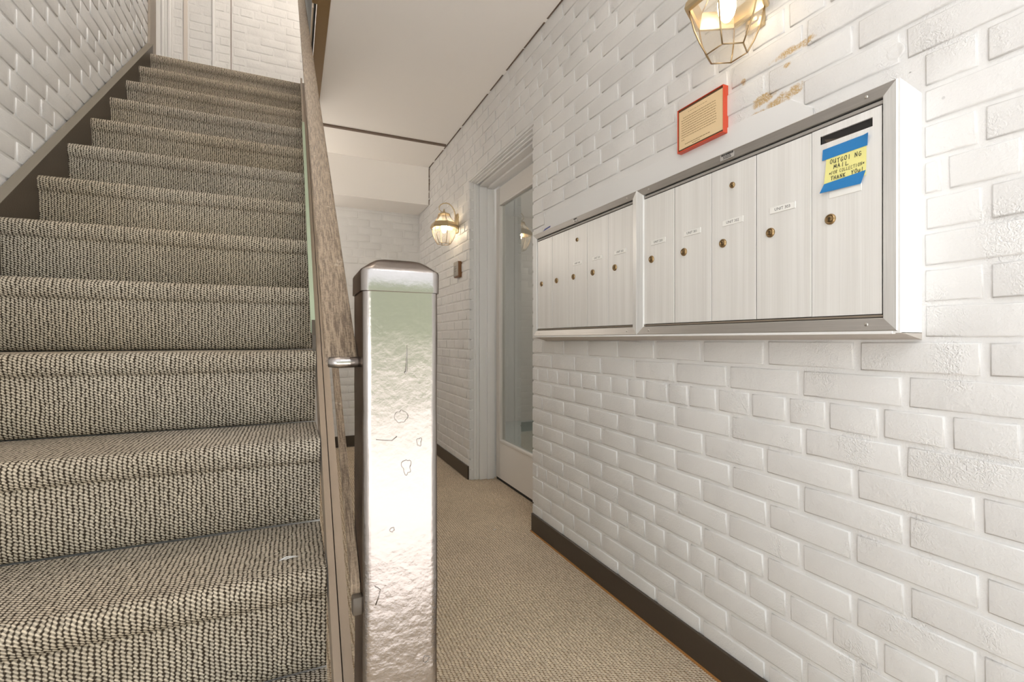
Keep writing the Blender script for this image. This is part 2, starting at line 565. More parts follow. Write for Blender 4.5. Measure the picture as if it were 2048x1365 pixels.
def brick_mesh(name, w, h, seed, mat, depth=0.0042, back=0.008):
    """A painted brick: rounded arrises, slightly wavy edges, proud of the joint. Local x along, z up, front to -y."""
    rnd = random.Random(seed)
    hw, hh = w / 2, h / 2
    base = [(-hw, -hh), (-hw * .3, -hh), (hw * .35, -hh), (hw, -hh), (hw, hh), (hw * .3, hh), (-hw * .35, hh), (-hw, hh)]
    n = 8
    j = lambda s: rnd.uniform(-s, s)
    outer = [(x + j(.0010), z + j(.0010)) for x, z in base]
    inset = []
    for (x, z) in outer:
        sx = 1 if x > 0 else -1
        sz = 1 if z > 0 else -1
        ex = 0.0030 if abs(abs(x) - hw) < 0.004 else 0.0
        inset.append((x - sx * ex, z - sz * 0.0030))
    vs = [(x, back, z) for x, z in outer]
    vs += [(x, depth * .50 + j(.0004), z) for x, z in outer]
    vs += [(x, j(.0005), z) for x, z in inset]
    fs = []
    for r in range(2):
        for i in range(n):
            k = (i + 1) % n
            fs.append((r * n + i, r * n + k, (r + 1) * n + k, (r + 1) * n + i))
    q = 2 * n
    fs += [(q, q + 1, q + 6, q + 7), (q + 1, q + 2, q + 5, q + 6), (q + 2, q + 3, q + 4, q + 5)]
    me = bpy.data.meshes.new(name)
    me.from_pydata(vs, [], fs)
    me.materials.append(mat)
    bm = bmesh.new()
    bm.from_mesh(me)
    bmesh.ops.recalc_face_normals(bm, faces=bm.faces[:])
    # outward: front must look to -y
    if sum(f.normal.y for f in bm.faces) > 0:
        bmesh.ops.reverse_faces(bm, faces=bm.faces[:])
    bm.to_mesh(me)
    bm.free()
    me.polygons.foreach_set('use_smooth', [True] * len(me.polygons))
    c = Vector((0, 0, 0))
    nr = []
    for i, v in enumerate(me.vertices):
        if i >= 2 * n:
            nr.append(Vector((v.co.x / hw * .10, -1, v.co.z / hh * .10)).normalized())
        else:
            nr.append(Vector((.9 * (abs(abs(v.co.x) - hw) < .004) * (1 if v.co.x > 0 else -1), -.45, .9 * (1 if v.co.z > 0 else -1))).normalized())
    me.normals_split_custom_set_from_vertices(nr)
    return me


MESHES = {}


def get_brick(w, h, var, mat):
    key = (round(w, 3), round(h, 3), var, mat.name)
    if key not in MESHES:
        MESHES[key] = brick_mesh('brick', round(w, 3), round(h, 3), hash(key[:3]) & 0xffff, mat)
    return MESHES[key]


GAP_H, GAP_V = 0.0145, 0.0110


def courses(a0, a1, z0, z1, holes=(), phases=(0.07, 0.18, 0.02), warp=lambda a: a):
    """bricks (a_start, a_end, z_bottom, z_top) of an American bond: a header course every seventh"""
    rnd = random.Random(int(a0 * 100) + int(a1 * 37))
    out = []
    i0 = int(math.floor((z0 - Z0) / COURSE)) - 1
    i1 = int(math.ceil((z1 - Z0) / COURSE)) + 1
    for i in range(i0, i1):
        zb, zt = Z0 + i * COURSE, Z0 + (i + 1) * COURSE
        zb, zt = max(zb, z0), min(zt, z1)
        if zt - zb < 0.022:
            continue
        head = i % 7 == 2
        mod = 0.1 if head else 0.2
        ph = phases[2] if head else (phases[0] if i % 2 else phases[1])
        k = math.floor((a0 - ph) / mod)
        a = ph + k * mod
        joints = []
        while a < a1 + mod:
            joints.append(warp(a) + rnd.uniform(-.006, .006))
            a += mod
        for s, e in zip(joints, joints[1:]):
            segs = [(max(s, a0), min(e, a1))]
            for (ha, hb, hz0, hz1) in holes:
                if zt - 0.012 > hz0 and zb + 0.012 < hz1:
                    nx = []
                    for (p, q) in segs:
                        if q <= ha or p >= hb:
                            nx.append((p, q))
                        else:
                            if ha - p > 0.02:
                                nx.append((p, ha))
                            if q - hb > 0.02:
                                nx.append((hb, q))
                    segs = nx
            for (p, q) in segs:
                if q - p > 0.03:
                    out.append((p, q, zb, zt))
    return out


def lay_bricks(wall, bricks, mat, where, rotz, keep=300, label=None):
    """where(a, z) -> world point on the wall face; nearest `keep` bricks are parts, the rest one joined part"""
    camp = Vector((0, 0, CAM_H))
    th = math.radians(24.395)
    fwd = Vector((math.sin(th), math.cos(th), 0))
    rgt = Vector((math.cos(th), -math.sin(th), 0))
    nrm = Matrix.Rotation(rotz, 3, 'Z') @ Vector((0, -1, 0))
    rows = []
    for b in bricks:
        p = where((b[0] + b[1]) / 2, (b[2] + b[3]) / 2)
        v = p - camp
        d = v.dot(fwd)
        inview = d > 0.05 and abs(v.dot(rgt) / d) < 1.5 and abs(v.z / d) < 0.78
        area = (b[1] - b[0]) * (b[3] - b[2]) * abs(v.normalized().dot(nrm)) / max(v.length, .2) ** 2
        rows.append((area if inview else area * 1e-4, b, p, inview))
    rows.sort(key=lambda r: -r[0])
    rnd = random.Random(len(rows))
    rest = MB()
    for n, (ar, b, p, iv) in enumerate(rows):
        w = round((b[1] - b[0] - GAP_H) / 0.004) * 0.004
        h = b[3] - b[2] - GAP_V
        me = get_brick(w, h, rnd.randrange(5), mat)
        off = nrm * rnd.uniform(-.0012, .0012)
        if n < keep and iv:
            o = bpy.data.objects.new('brick', me)
            COL.objects.link(o)
            o.location = p + off
            o.rotation_euler = (0, rnd.uniform(-.004, .004), rotz)
            o.parent = wall
        else:
            m = Matrix.Translation(p + off) @ Matrix.Rotation(rotz, 4, 'Z')
            rest.add([m @ v.co for v in me.vertices], [list(f.vertices) for f in me.polygons])
    if rest.v:
        o = rest.link('brickwork', mat, wall)
        o['kind'] = 'stuff'


# right wall: mortar backing 5 mm behind the brick faces, with the doorway cut out
DO0, DO1, DOZ = 2.176, 3.143, 2.045     # doorway
w = MB()
x0, x1 = D + 0.0045, D + 0.10
w.box((x0, -0.45, -0.05), (x1, DO0 - .004, CEIL + .0))
w.box((x0, DO0 - .004, DOZ + .004), (x1, DO1 + .004, CEIL))
w.box((x0, DO1 + .004, -0.05), (x1, YW + 0.1, CEIL))
w.box((x0, -0.45, CEIL), (x1, YW + 0.1, 5.1))
wall_right = structure(w.link('wall_right', MAT['grout_r']))
MBX = (0.523, 2.045, 0.965, 1.470)        # mailbox bank and its surround (y0, y1, z0, z1)
br = courses(-0.45, YW, 0.0, CEIL - .004, holes=((DO0, DO1, -1, DOZ), MBX, (0.775, 2.045, 1.0, 1.562)), warp=lambda a: a - .06 * max(0.0, 1.1 - a))
lay_bricks(wall_right, br, MAT['brick_r'], lambda a, z: Vector((D, a, z)), -PI / 2, 300)

m = MB()
m.lathe((D + .001, 0.5665, 1.5400), (-1, 0, 0), [(-.003, .0165), (.0012, .0160), (.0016, .0145), (.0012, .012)], 20)
m.link('filler_patch', MAT['brick_r'], wall_right, smooth='angle')

# left wall of the stairwell, its end at the landing
w = MB()
w.box((XL - .0034, -0.45, -0.05), (XL - .13, 3.49, 5.1))
wall_left = structure(w.link('wall_left', MAT['grout']))
br = courses(-0.45, 3.488, 0.0, 4.0, phases=(0.09, 0.19, 0.05))
br = [b for b in br if b[3] > 0.8275 * ((b[0] + b[1]) / 2) - 1.126 + CAM_H - 0.03]
lay_bricks(wall_left, br, MAT['brick'], lambda a, z: Vector((XL, a, z)), PI / 2, 260)

# back wall: hall below and landing above
w = MB()
w.box((-2.3, YW + .0020, -0.05), (D + .05, YW + .12, 5.1))
wall_back = structure(w.link('wall_back', MAT['brick']))
br = courses(-0.1, D - 0.002, 0.0, 2.15, phases=(0.05, 0.15, 0.0)) + courses(-0.455, 0.30, 2.62, 3.95, phases=(0.05, 0.15, 0.0)) \
    + courses(-0.755, -0.462, 2.62, 3.95, phases=(0.05, 0.15, 0.0)) + courses(-0.860, -0.790, 2.62, 3.95, phases=(0.05, 0.15, 0.0))
lay_bricks(wall_back, br, MAT['brick'], lambda a, z: Vector((a, YW, z)), 0.0, 300)

# other shell surfaces
structure(MB().box((0.086, -0.45, -0.1), (D + 0.35, YW + .1, 0.0)).box((-2.3, 3.45, -0.1), (0.086, YW + .1, 0.0)).box((-0.9, -0.45, -0.1), (0.086, 3.45, 0.0)).link('floor', MAT['hall']))
structure(MB().box((0.154, -0.45, CEIL), (D + .02, YW + .02, FLOOR2)).box((-2.3, 3.47, CEIL), (0.154, YW + .02, FLOOR2 - .004)).link('ceiling', MAT['ceiling']))
structure(MB().box((-2.4, -0.5, 5.05), (D + .1, YW + .1, 5.15)).link('ceiling_stairwell', MAT['ceiling']))
structure(MB().box((-0.3, 4.192, 2.150), (D - .004, YW + .004, CEIL - .001)).link('wall_bulkhead', MAT['ceiling']))
structure(MB().box((-0.9, -0.47, 2.42), (D + .1, -0.37, 2.62)).box((-0.9, -0.47, 4.55), (D + .1, -0.37, 5.1)).box((-0.95, -0.47, -.1), (XL, -0.37, 5.1)).link('wall_front', MAT['plaster']))
structure(MB().box((-2.4, 3.3, -.05), (-2.3, YW + .1, 5.1)).box((-2.3, 3.40, 2.55), (-0.9, 3.487, 5.1)).box((-2.3, 3.40, -.05), (-0.9, 3.487, CEIL)).link('wall_hall_left', MAT['plaster']))
# dark caulk line and seams where ceiling meets the brick, brown strip across the ceiling
structure(MB().box((0.156, 3.640, CEIL - .010), (D - .012, 3.668, CEIL + .002)).link('trim_1', MAT['striptrim']))
rnd = random.Random(3)
cm = MB()
y = 0.6
while y < 4.15:
    L = rnd.uniform(.05, .32)
    cm.box((D - .0050, y, CEIL - .0024), (D + .002, y + L, CEIL - .0005))
    y += L + rnd.uniform(.0, .06)
structure(cm.link('trim_2', MAT['striptrim']))
z = 2.152
cm = MB()
while z < 2.46:
    L = rnd.uniform(.02, .08)
    cm.box((D - .006, 4.188, z), (D + .002, 4.194, z + L))
    z += L + rnd.uniform(.004, .02)
structure(cm.link('trim_3', MAT['striptrim']))

# baseboards
def baseboard(name, a, b):
    m = MB()
    m.bbox(a, b, 0.002, 1)
    return structure(m.link(name, MAT['basebrown']))


baseboard('baseboard_right', (D - .008, -0.36, 0.003), (D + .003, DO0 - .001, 0.092))
baseboard('baseboard_right_hall', (D - .008, DO1 + .001, 0.003), (D + .003, YW, 0.094))
baseboard('baseboard_back', (-0.7, YW - .008, 0.003), (D - .008, YW + .003, 0.100))
structure(MB().box((D - .0125, -0.36, 0.0), (D - .006, DO0, 0.0055)).link('trim_4', plain('amber glue line', (0.42, 0.20, 0.06), 0.5)))

# ------------------------------------------------------------------ the glazed door and its frame in the right wall
XD = 1.285
door = structure(MB().box((1.115, DO1 - .004, 0), (XD + .06, DO1 + .05, DOZ + .05)).box((1.115, DO0 - .05, 0), (XD + .06, DO0 + .004, DOZ + .05))
                 .box((1.115, DO0, DOZ - .004), (XD + .06, DO1, DOZ + .05)).link('door_1', MAT['trimwhite']))


def jamb(steps, name):
    """a stepped, moulded frame member round far jamb, head and near jamb; steps = (x0, x1, inset)"""
    for (xa, xb, ins, nm) in steps:
        m = MB()
        m.bbox((xa, DO1 - ins, 0.001), (xb, DO1 - .002, DOZ - ins), .002, 2)
        m.bbox((xa, DO0 + .002, DOZ - ins), (xb, DO1 - .002, DOZ - .002), .002, 2)
        m.bbox((xa, DO0 + .002, 0.001), (xb, DO0 + ins, DOZ - ins), .002, 2)
        m.link(nm, MAT['trimwhite'], door, smooth='angle')


jamb([(1.132, 1.150, 0.012, 'casing_moulding'), (1.148, 1.160, 0.020, 'casing_moulding'), (1.160, 1.171, 0.014, 'casing_moulding'),
      (1.170, 1.224, 0.030, 'door_jamb'), (1.222, 1.274, 0.042, 'door_stop')], 'x')
# brick return painted white
m = MB()
for i in range(-2, 29):
    zb = max(Z0 + i * COURSE, 0.0)
    zt = min(Z0 + (i + 1) * COURSE, DOZ)
    if zt - zb > .02:
        m.bbox((D + .002, DO1 - .006, zb + .004), (1.134, DO1 + .02, zt - .004), .003, 1)
        m.bbox((D + .002, DO0 - .02, zb + .004), (1.134, DO0 + .006, zt - .004), .003, 1)
o = m.link('brick_return', MAT['brick'], door)
o['kind'] = 'stuff'
structure(door)
# door leaf: stiles, rails, glazing bead, pane
ly0, ly1, lz0, lz1 = DO0 + .045, DO1 - .044, 0.018, DOZ - .044
gy0, gy1, gz0, gz1 = ly0 + .115, 3.040, 0.268, 1.890
leaf = MB()
leaf.bbox((XD, gy1, lz0), (XD + .045, ly1, lz1), .002, 1)
leaf.bbox((XD, ly0, lz0), (XD + .045, gy0, lz1), .002, 1)
leaf.bbox((XD, gy0, lz0), (XD + .045, gy1, gz0), .002, 1)
leaf.bbox((XD, gy0, gz1), (XD + .045, gy1, lz1), .002, 1)
leaf.link('door_leaf', MAT['doorwhite'], door, smooth='angle')
bd = MB()
q = .016
bd.bbox((XD - .006, gy1 - q, gz0), (XD + .02, gy1, gz1), .004, 2)
bd.bbox((XD - .006, gy0, gz0), (XD + .02, gy0 + q, gz1), .004, 2)
bd.bbox((XD - .006, gy0 + q, gz0), (XD + .02, gy1 - q, gz0 + q), .004, 2)
bd.bbox((XD - .006, gy0 + q, gz1 - q), (XD + .02, gy1 - q, gz1), .004, 2)
bd.link('glazing_bead', MAT['doorwhite'], door, smooth='angle')
MB().box((XD + .014, gy0 + q - .002, gz0 + q - .002), (XD + .018, gy1 - q + .002, gz1 - q + .002)).link('glass_pane', MAT['pane'], door)
MB().box((XD + .004, ly0, 0.001), (XD + .04, ly1, 0.016)).link('door_gap_shade', MAT['black'], door)  # black filler standing in for the shade in the gap under the door
# the vestibule behind the glass
structure(MB().box((XD + .06, 1.0, -.05), (2.9, 5.2, 0.0)).link('floor_vestibule', MAT['vestfloor']))
structure(MB().box((2.9, 1.0, -.05), (3.0, 5.2, 2.5)).box((XD + .06, 5.2, -.05), (3.0, 5.3, 2.5)).box((XD + .06, .9, -.05), (3.0, 1.0, 2.5))
          .box((D + .1, .9, 2.42), (3.0, 5.3, 2.5)).link('wall_vestibule', MAT['vestwall']))

# ------------------------------------------------------------------ stairs
TAN = rise / run
stairs = thing('staircase', 'straight staircase with grey beige ribbed carpet between dark brown stringers', 'staircase', (-0.36, 0.40, 0.0))
sx0, sx1 = -0.744, 0.055


def step_profile():
    p = [(run + .030, -.0005), (run * .80, .0005), (run * .55, .000), (run * .30, .000), (.030, .000)]
    for i in range(7):
        a = PI / 2 + i * (PI / 2) / 6 * 1.15
        p.append((.022 + .022 * math.cos(a), -.022 + .022 * math.sin(a)))
    p += [(.0035, -.040), (.0090, -.0485), (.0150, -.0505), (.0155, -.0535), (.0140, -.058), (.0165, -.080), (.0190, -.115), (.0210, -.150), (.0235, -rise + .013),
          (.0280, -rise + .004), (.036, -rise + .0012), (.05, -rise + .001)]
    return p


def make_step(k):
    prof = step_profile()
    if k == 14:
        prof = [(1.16, 0.0)] + prof[1:]
    NX = 26
    m = MB()
    uv = []
    s = 0.0
    sarr = [0.0]
    for (a, b) in zip(prof, prof[1:]):
        s += math.hypot(a[0] - b[0], a[1] - b[1])
        sarr.append(s)
    yk, zk = nose_y(k), rise * k
    for j, (py, pz) in enumerate(prof):
        for i in range(NX + 1):
            x = sx0 + (sx1 - sx0) * i / NX
            n1 = noise.noise(Vector((x * 5.1, k * 3.7, sarr[j] * 9.0)))
            n2 = noise.noise(Vector((x * 2.3 + 9, k * 5.1, 0)))
            amp = .0030 if 4 < j < len(prof) - 3 else .0012
            dz = n1 * amp * .6
            dy = n1 * amp + n2 * .002
            m.v.append(Vector((x, yk + py + dy, zk + pz + dz)))
            uv.append((x + k * .013, -sarr[j] + k * .417))
    n = NX + 1
    for j in range(len(prof) - 1):
        for i in range(NX):
            m.f.append([j * n + i, j * n + i + 1, (j + 1) * n + i + 1, (j + 1) * n + i])
            m.mi.append(0)
    m.uv = uv
    o = m.link('carpeted_step', MAT['stair'], stairs, smooth=True)
    return o


for k in range(1, 15):
    o = make_step(k)
    # make sure the pile side faces the viewer
    me = o.data
    if sum(p.normal.y for p in me.polygons) > 0:
        me.flip_normals()


def slope_prism(m, xa, xb, c_top, c_bot, ya, yb, mi=0, clipz=0.0, r=0.0):
    """member parallel to the flight: z = TAN*y + c between ya and yb"""
    def pt(x, y, c):
        return (x, y, max(TAN * y + c, clipz))
    V = [pt(xa, ya, c_bot), pt(xb, ya, c_bot), pt(xb, ya, c_top), pt(xa, ya, c_top), pt(xa, yb, c_bot), pt(xb, yb, c_bot), pt(xb, yb, c_top), pt(xa, yb, c_top)]
    m.add(V, [(0, 1, 2, 3), (7, 6, 5, 4), (0, 4, 5, 1), (1, 5, 6, 2), (2, 6, 7, 3), (3, 7, 4, 0)], mi)
    return m


cN = rise * 8 - TAN * 2.028            # nosing line
yA, yB = 0.22, nose_y(14) + .06
m = slope_prism(MB(), XL + .004, sx0 + .002, cN + .026, cN - .36, yA, yB)
left_skirt = m.link('wall_stringer', [MAT['skirt']], stairs, label='dark brown stringer board along the brick wall')  # face in a darker brown than its top, shade put into the colour
mt = slope_prism(MB(), XL + .004, sx0 + .0035, cN + .0275, cN + .0255, yA, yB)
mt.link('stringer_edge', MAT['skirttop'], stairs, label='top edge of the wall stringer, coloured lighter for the light on it')
m = slope_prism(MB(), 0.0575, 0.0695, cN - .022, cN - .36, 0.26, yB)
m.link('open_stringer', MAT['stringer'], stairs)
m = slope_prism(MB(), 0.0715, 0.0865, cN - .026, cN - .30, 0.26, yB)
m.link('stringer_cover', MAT['stringer'], stairs)
# strip of pale green colour beside the upper treads
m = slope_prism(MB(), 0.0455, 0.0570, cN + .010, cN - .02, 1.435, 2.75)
m.link('edge_strip', MAT['green'], stairs, label='strip of pale green colour beside the carpet edge')
m = slope_prism(MB(), 0.0465, 0.0570, cN + .008, cN - .02, 2.75, yB)
m.link('edge_strip', MAT['stringer'], stairs)
m = slope_prism(MB(), 0.0480, 0.0565, cN + .014, cN - .03, 1.385, 1.437)
m.link('strip_clip', MAT['skirt'], stairs, label='small dark end clip of the green strip')
# closed underside of the flight
m = slope_prism(MB(), XL + .008, 0.057, cN - .30, cN - .36, 0.5, 3.39)
m.link('soffit', MAT['plaster'], stairs)

# ------------------------------------------------------------------ railing: newel post, handrail, middle rail
NX0, NX1, NY0, NY1 = 0.0815, 0.1805, 0.637, 0.742
rail = thing('stair_railing', 'worn silver brown metal stair railing with square newel post at the stair foot', 'railing', ((NX0 + NX1) / 2, (NY0 + NY1) / 2, 0))


def rrect(x0, x1, y0, y1, r, z, n=5):
    pts = []
    for (cx, cy, a0) in ((x1 - r, y1 - r, 0), (x0 + r, y1 - r, PI / 2), (x0 + r, y0 + r, PI), (x1 - r, y0 + r, 1.5 * PI)):
        for i in range(n + 1):
            a = a0 + i * PI / 2 / n
            pts.append((cx + r * math.cos(a), cy + r * math.sin(a), z))
    return pts


ZC = 1.0245
m = MB()
m.loft([rrect(NX0, NX1, NY0, NY1, .012, zz) for zz in [i * ZC / 40 for i in range(41)]])
for v in m.v:
    g = noise.noise(v * 14.0) * .0010 + noise.noise(v * 34.0) * .0006
    c = Vector(((NX0 + NX1) / 2, (NY0 + NY1) / 2, v.z))
    v += (v - c).normalized() * g
newel = m.link('newel_post', MAT['newel'], rail, smooth='angle')
m = MB()
e = .0022
prof = [(0.0, .0), (0.0006, -e), (.026, -e), (.029, -e + .0012), (.0325, .004), (.038, .011), (.043, .019), (.0455, .027), (.0465, .034)]
m.loft([rrect(NX0 + d, NX1 - d, NY0 + d, NY1 - d, max(.0125 - d * .2, .006), ZC + h) for (h, d) in prof])
for v in m.v:
    v += Vector((noise.noise(v * 40) * .0007, noise.noise(v * 40 + Vector((5, 0, 0))) * .0007, noise.noise(v * 25) * .0010))
m.link('newel_cap', MAT['newel'], newel, smooth='angle')
# drips and flaked edges of the enamel on the front face
rnd = random.Random(11)


def flake(cx, cz, rx, rz, seed):
    n = 28
    ring = []
    for i in range(n):
        a = 2 * PI * i / n
        k = .9 + .55 * noise.noise(Vector((math.cos(a) * 1.3 + seed * 7.1, math.sin(a) * 1.3, seed * 3.3)))
        ring.append((cx + rx * k * math.cos(a), cz + rz * k * math.sin(a)))
    m = MB()
    pts = [(x, NY0 - .0004, z) for x, z in ring]
    m.tube(pts + [pts[0]], .00042, 5)
    return m.link('paint_chip', MAT['newel'], newel, smooth=True)


for (cx, cz, rx, rz, sd) in ((.130, .862, .0085, .010, 1), (.153, .826, .0040, .006, 2), (.1365, .795, .0060, .0105, 3), (.163, .535, .004, .005, 5), (.118, .715, .003, .003, 7)):
    flake(cx, cz, rx, rz, sd)
m = MB()
m.tube([(.137, NY0 - .0002, .955), (.1368, NY0 - .0006, .935), (.1362, NY0 - .001, .921), (.135, NY0 - .0012, .9175), (.1335, NY0 - .0008, .920)], [.0004, .0008, .0011, .0012, .0005], 6)
m.link('paint_drip', MAT['newel'], newel, smooth=True)
m = MB()
m.tube([(.0975, NY0 - .0002, .834), (.108, NY0 - .0006, .832), (.118, NY0 - .0006, .831), (.124, NY0 - .0003, .836)], .0005, 5)
m.link('paint_crack', MAT['newel'], newel, smooth=True)
m = MB()
m.tube([(.096, NY0 - .0004, .646), (.103, NY0 - .0006, .640), (.101, NY0 - .0006, .632), (.097, NY0 - .0004, .622)], .0006, 5)
m.link('paint_crack', MAT['newel'], newel, smooth=True)

# handrail: a flat steel cap with rolled edges
HY0, HY1 = 0.690, 3.36
hz = lambda y: 0.9385 + (y - HY0) * 0.8262
hx0 = lambda y: 0.0398 - (y - HY0) * 0.0040
m = MB()
rings = []
N = 60
prof = [(0, -.010), (.0, -.0020), (.0012, .0000), (.0040, .0010), (.021, .0012), (.0370, .0010), (.0400, .0000), (.0412, -.0020), (.0412, -.010), (.0380, -.0115), (.0035, -.0115)]
for i in range(N + 1):
    y = HY0 + (HY1 - HY0) * i / N
    rings.append([(hx0(y) + px + noise.noise(Vector((y * 9, 1, 0))) * .0005, y + (.004 if i == 0 and pz > -.001 else 0), hz(y) + pz + noise.noise(Vector((y * 14, px * 60, 3))) * .0005) for px, pz in prof])
m.loft(rings)
hand = m.link('handrail', MAT['rail'], rail, smooth='angle')
# rolled front lip of the handrail where it meets the newel
m = MB()
m.tube([(hx0(HY0) + .004, HY0 - .001, hz(HY0) - .0065), (hx0(HY0) + .015, HY0 - .003, hz(HY0) - .0072), (hx0(HY0) + .030, HY0 - .003, hz(HY0) - .007), (NX0 + .004, HY0 - .001, hz(HY0) - .0065)], [.0066, .0076, .0074, .0070], 12)
m.link('rail_lip', MAT['newel'], hand, smooth=True, label='shiny rolled lip at the lower end of the handrail')
# middle rail, a slim square bar, with its end lug on the newel
cM = CAM_H - 0.862 - .010
m = slope_prism(MB(), 0.0692, 0.0806, cM + .0065, cM - .0065, 0.66, 3.36)
mid = m.link('middle_rail', MAT['rail'], rail)
m = MB()
m.bbox((0.0700, 0.648, TAN * .66 + cM - .030), (NX0 + .002, 0.664, TAN * .66 + cM - .006), .003, 2)
m.link('end_lug', MAT['skirt'], mid, smooth='angle', label='dark end lug fixing the middle rail to the newel')

# ------------------------------------------------------------------ edge of the upper floor: steel flange, guard, newel drop
structure(MB().bbox((0.101, 0.35, CEIL - .008), (0.156, 4.2, CEIL + .002), .002, 1).box((0.148, 0.35, CEIL), (0.156, 4.2, FLOOR2)).link('trim_5', MAT['beam']))
guard = thing('landing_guard', 'dark slate guard panel with bronze post at the edge of the upper floor', 'railing', (0.105, 2.30, 2.50))
MB().box((0.090, 2.37, 2.505), (0.100, 4.4, 3.62)).link('guard_panel', MAT['slate'], guard)
MB().box((0.083, 2.42, 2.500), (0.0895, 4.1, 2.535)).link('bottom_rail', MAT['pale'], guard)
m = MB()
m.bbox((0.078, 2.265, 2.476), (0.140, 2.355, 3.66), .006, 3)
m.link('guard_post', MAT['beam'], guard, smooth='angle')
MB().bbox((0.085, 2.25, 3.62), (0.130, 4.45, 3.66), .004, 2).link('guard_rail', MAT['rail'], guard, smooth='angle')

# ------------------------------------------------------------------ landing: wall end trim, door casing, raceway
structure(MB().bbox((XL - .020, 3.484, FLOOR2 + .0), (XL + .010, 3.62, 5.04), .003, 1).link('trim_6', plain('taupe wall end trim', (0.36, 0.31, 0.26), 0.5)))
cas = MB()
for (a, b, dpt) in ((-0.985, -0.925, .030), (-0.925, -0.905, .040), (-0.905, -0.885, .022), (-0.885, -0.862, .034)):
    cas.bbox((a, YW - dpt, FLOOR2), (b, YW + .003, 4.75), .004, 2)
structure(cas.link('trim_7', MAT['trimwhite'], smooth='angle'))
structure(MB().box((-1.8, YW - .015, FLOOR2), (-0.985, YW + .003, 4.70)).link('door_2', MAT['trimwhite']))
structure(MB().bbox((-0.588, YW - .026, FLOOR2), (-0.568, YW + .003, 5.0), .003, 1).link('trim_8', MAT['trimwhite']))
structure(MB().bbox((-0.786, YW - .012, FLOOR2), (-0.758, YW + .003, 5.0), .003, 1).link('trim_9', plain('pinkish recess shade strip', (0.66, 0.60, 0.55), 0.5)))  # raised strip, its tone standing in for the shadow of a narrow recess
structure(MB().box((-0.461, YW - .002, FLOOR2), (-0.456, YW + .003, 5.0)).link('trim_10', MAT['striptrim']))

# ------------------------------------------------------------------ mailboxes in the right wall
XF = 1.030                # outer face of the frames
XP = 1.040                # face of the little doors
# white surround: sides, sloping fillets above and below
m = MB()
ya, yb, zt, zb = 0.523, 2.034, 1.452, 0.975
for (p, q) in ((ya, ya + .014), (yb - .012, yb)):
    m.add([(XF + .002, p, zb), (D + .03, p, zb), (D + .03, q, zb), (XF + .002, q, zb), (XF + .002, p, zt - .001), (D + .03, p, zt - .019), (D + .03, q, zt - .019), (XF + .002, q, zt - .001)],
          [(0, 3, 2, 1), (4, 5, 6, 7), (0, 1, 5, 4), (1, 2, 6, 5), (2, 3, 7, 6), (3, 0, 4, 7)])
m.add([(XF + .002, ya, zt - .001), (XF + .002, yb, zt - .001), (D + .03, yb, zt - .019), (D + .03, ya, zt - .019)], [(0, 1, 2, 3)])
structure(m.link('trim_11', MAT['trimwhite']))
# smooth plaster band between the frame and the bricks above it
m = MB()
pr = random.Random(4)
topv = [(0.735, 1.500), (0.79, 1.545)] + [(0.79 + .105 * i, 1.5535 + pr.uniform(-.003, .003)) for i in range(1, 13)]
V = []
for (yy, zz) in topv:
    V += [(D + .0005, yy, 1.42), (D + .0002, yy, zz), (D + .008, yy, zz + .003)]
m.add(V, [(3 * k + a, 3 * k + a + 1, 3 * k + a + 4, 3 * k + a + 3) for k in range(len(topv) - 1) for a in (0, 1)])
structure(m.link('trim_14', MAT['plaster']))
m = MB()
m.add([(XF + .004, ya, zb + .001), (XF + .004, yb, zb + .001), (D + .004, yb + .01, zb - .018), (D + .004, ya + .0, zb - .0125), (D + .02, ya, zb + .001), (D + .02, yb, zb + .001)],
      [(0, 3, 2, 1), (0, 4, 3), (1, 2, 5), (0, 1, 5, 4)])
structure(m.link('trim_12', plain('grey under ledge', (0.50, 0.46, 0.42), 0.8, bump=(90, .5, .003))))  # grey tone puts the shade beneath the ledge into the colour
structure(MB().bbox((XF + .0005, ya + .012, zb - .002), (XF + .012, yb - .004, zb + .004), .001, 1).link('trim_13', MAT['trimwhite']))


def frame_member(p0, p1, inw0, inw1, mat, parent, name):
    """mitred frame member between outer corners p0,p1 (y,z); inner corners inw0,inw1; profile slopes from the proud outer edge in to the doors"""
    m = MB()
    def P(o, x):
        return (x, o[0], o[1])
    def lerp(a, b, t):
        return (a[0] + (b[0] - a[0]) * t, a[1] + (b[1] - a[1]) * t)
    r0 = [P(p0, XF + .03), P(p0, XF + .001), P(lerp(p0, inw0, .06), XF), P(lerp(p0, inw0, .94), XF + .0055), P(inw0, XF + .007), P(inw0, XF + .03)]
    r1 = [P(p1, XF + .03), P(p1, XF + .001), P(lerp(p1, inw1, .06), XF), P(lerp(p1, inw1, .94), XF + .0055), P(inw1, XF + .007), P(inw1, XF + .03)]
    m.loft([r0, r1])
    return m.link(name, mat, parent)


def text_mesh(s, size, loc, spacing=1.0, width=None):
    cu = bpy.data.curves.new('text', 'FONT')
    cu.body = s
    cu.size = size
    cu.align_x = 'CENTER'
    cu.align_y = 'CENTER'
    cu.resolution_u = 2
    ob = bpy.data.objects.new('text', cu)
    COL.objects.link(ob)
    dg = bpy.context.evaluated_depsgraph_get()
    me = bpy.data.meshes.new_from_object(ob.evaluated_get(dg))
    vs = [v.co.copy() for v in me.vertices]
    fs = [list(p.vertices) for p in me.polygons]
    bpy.data.objects.remove(ob)
    bpy.data.curves.remove(cu)
    bpy.data.meshes.remove(me)
    if width:
        w0 = max(v.x for v in vs) - min(v.x for v in vs)
        k = width / w0
        vs = [Vector((v.x * k, v.y, 0)) for v in vs]
    # on the right wall: text x runs to -Y, text y runs up, it faces -X
    return [(loc[0], loc[1] - v.x, loc[2] + v.y) for v in vs], fs


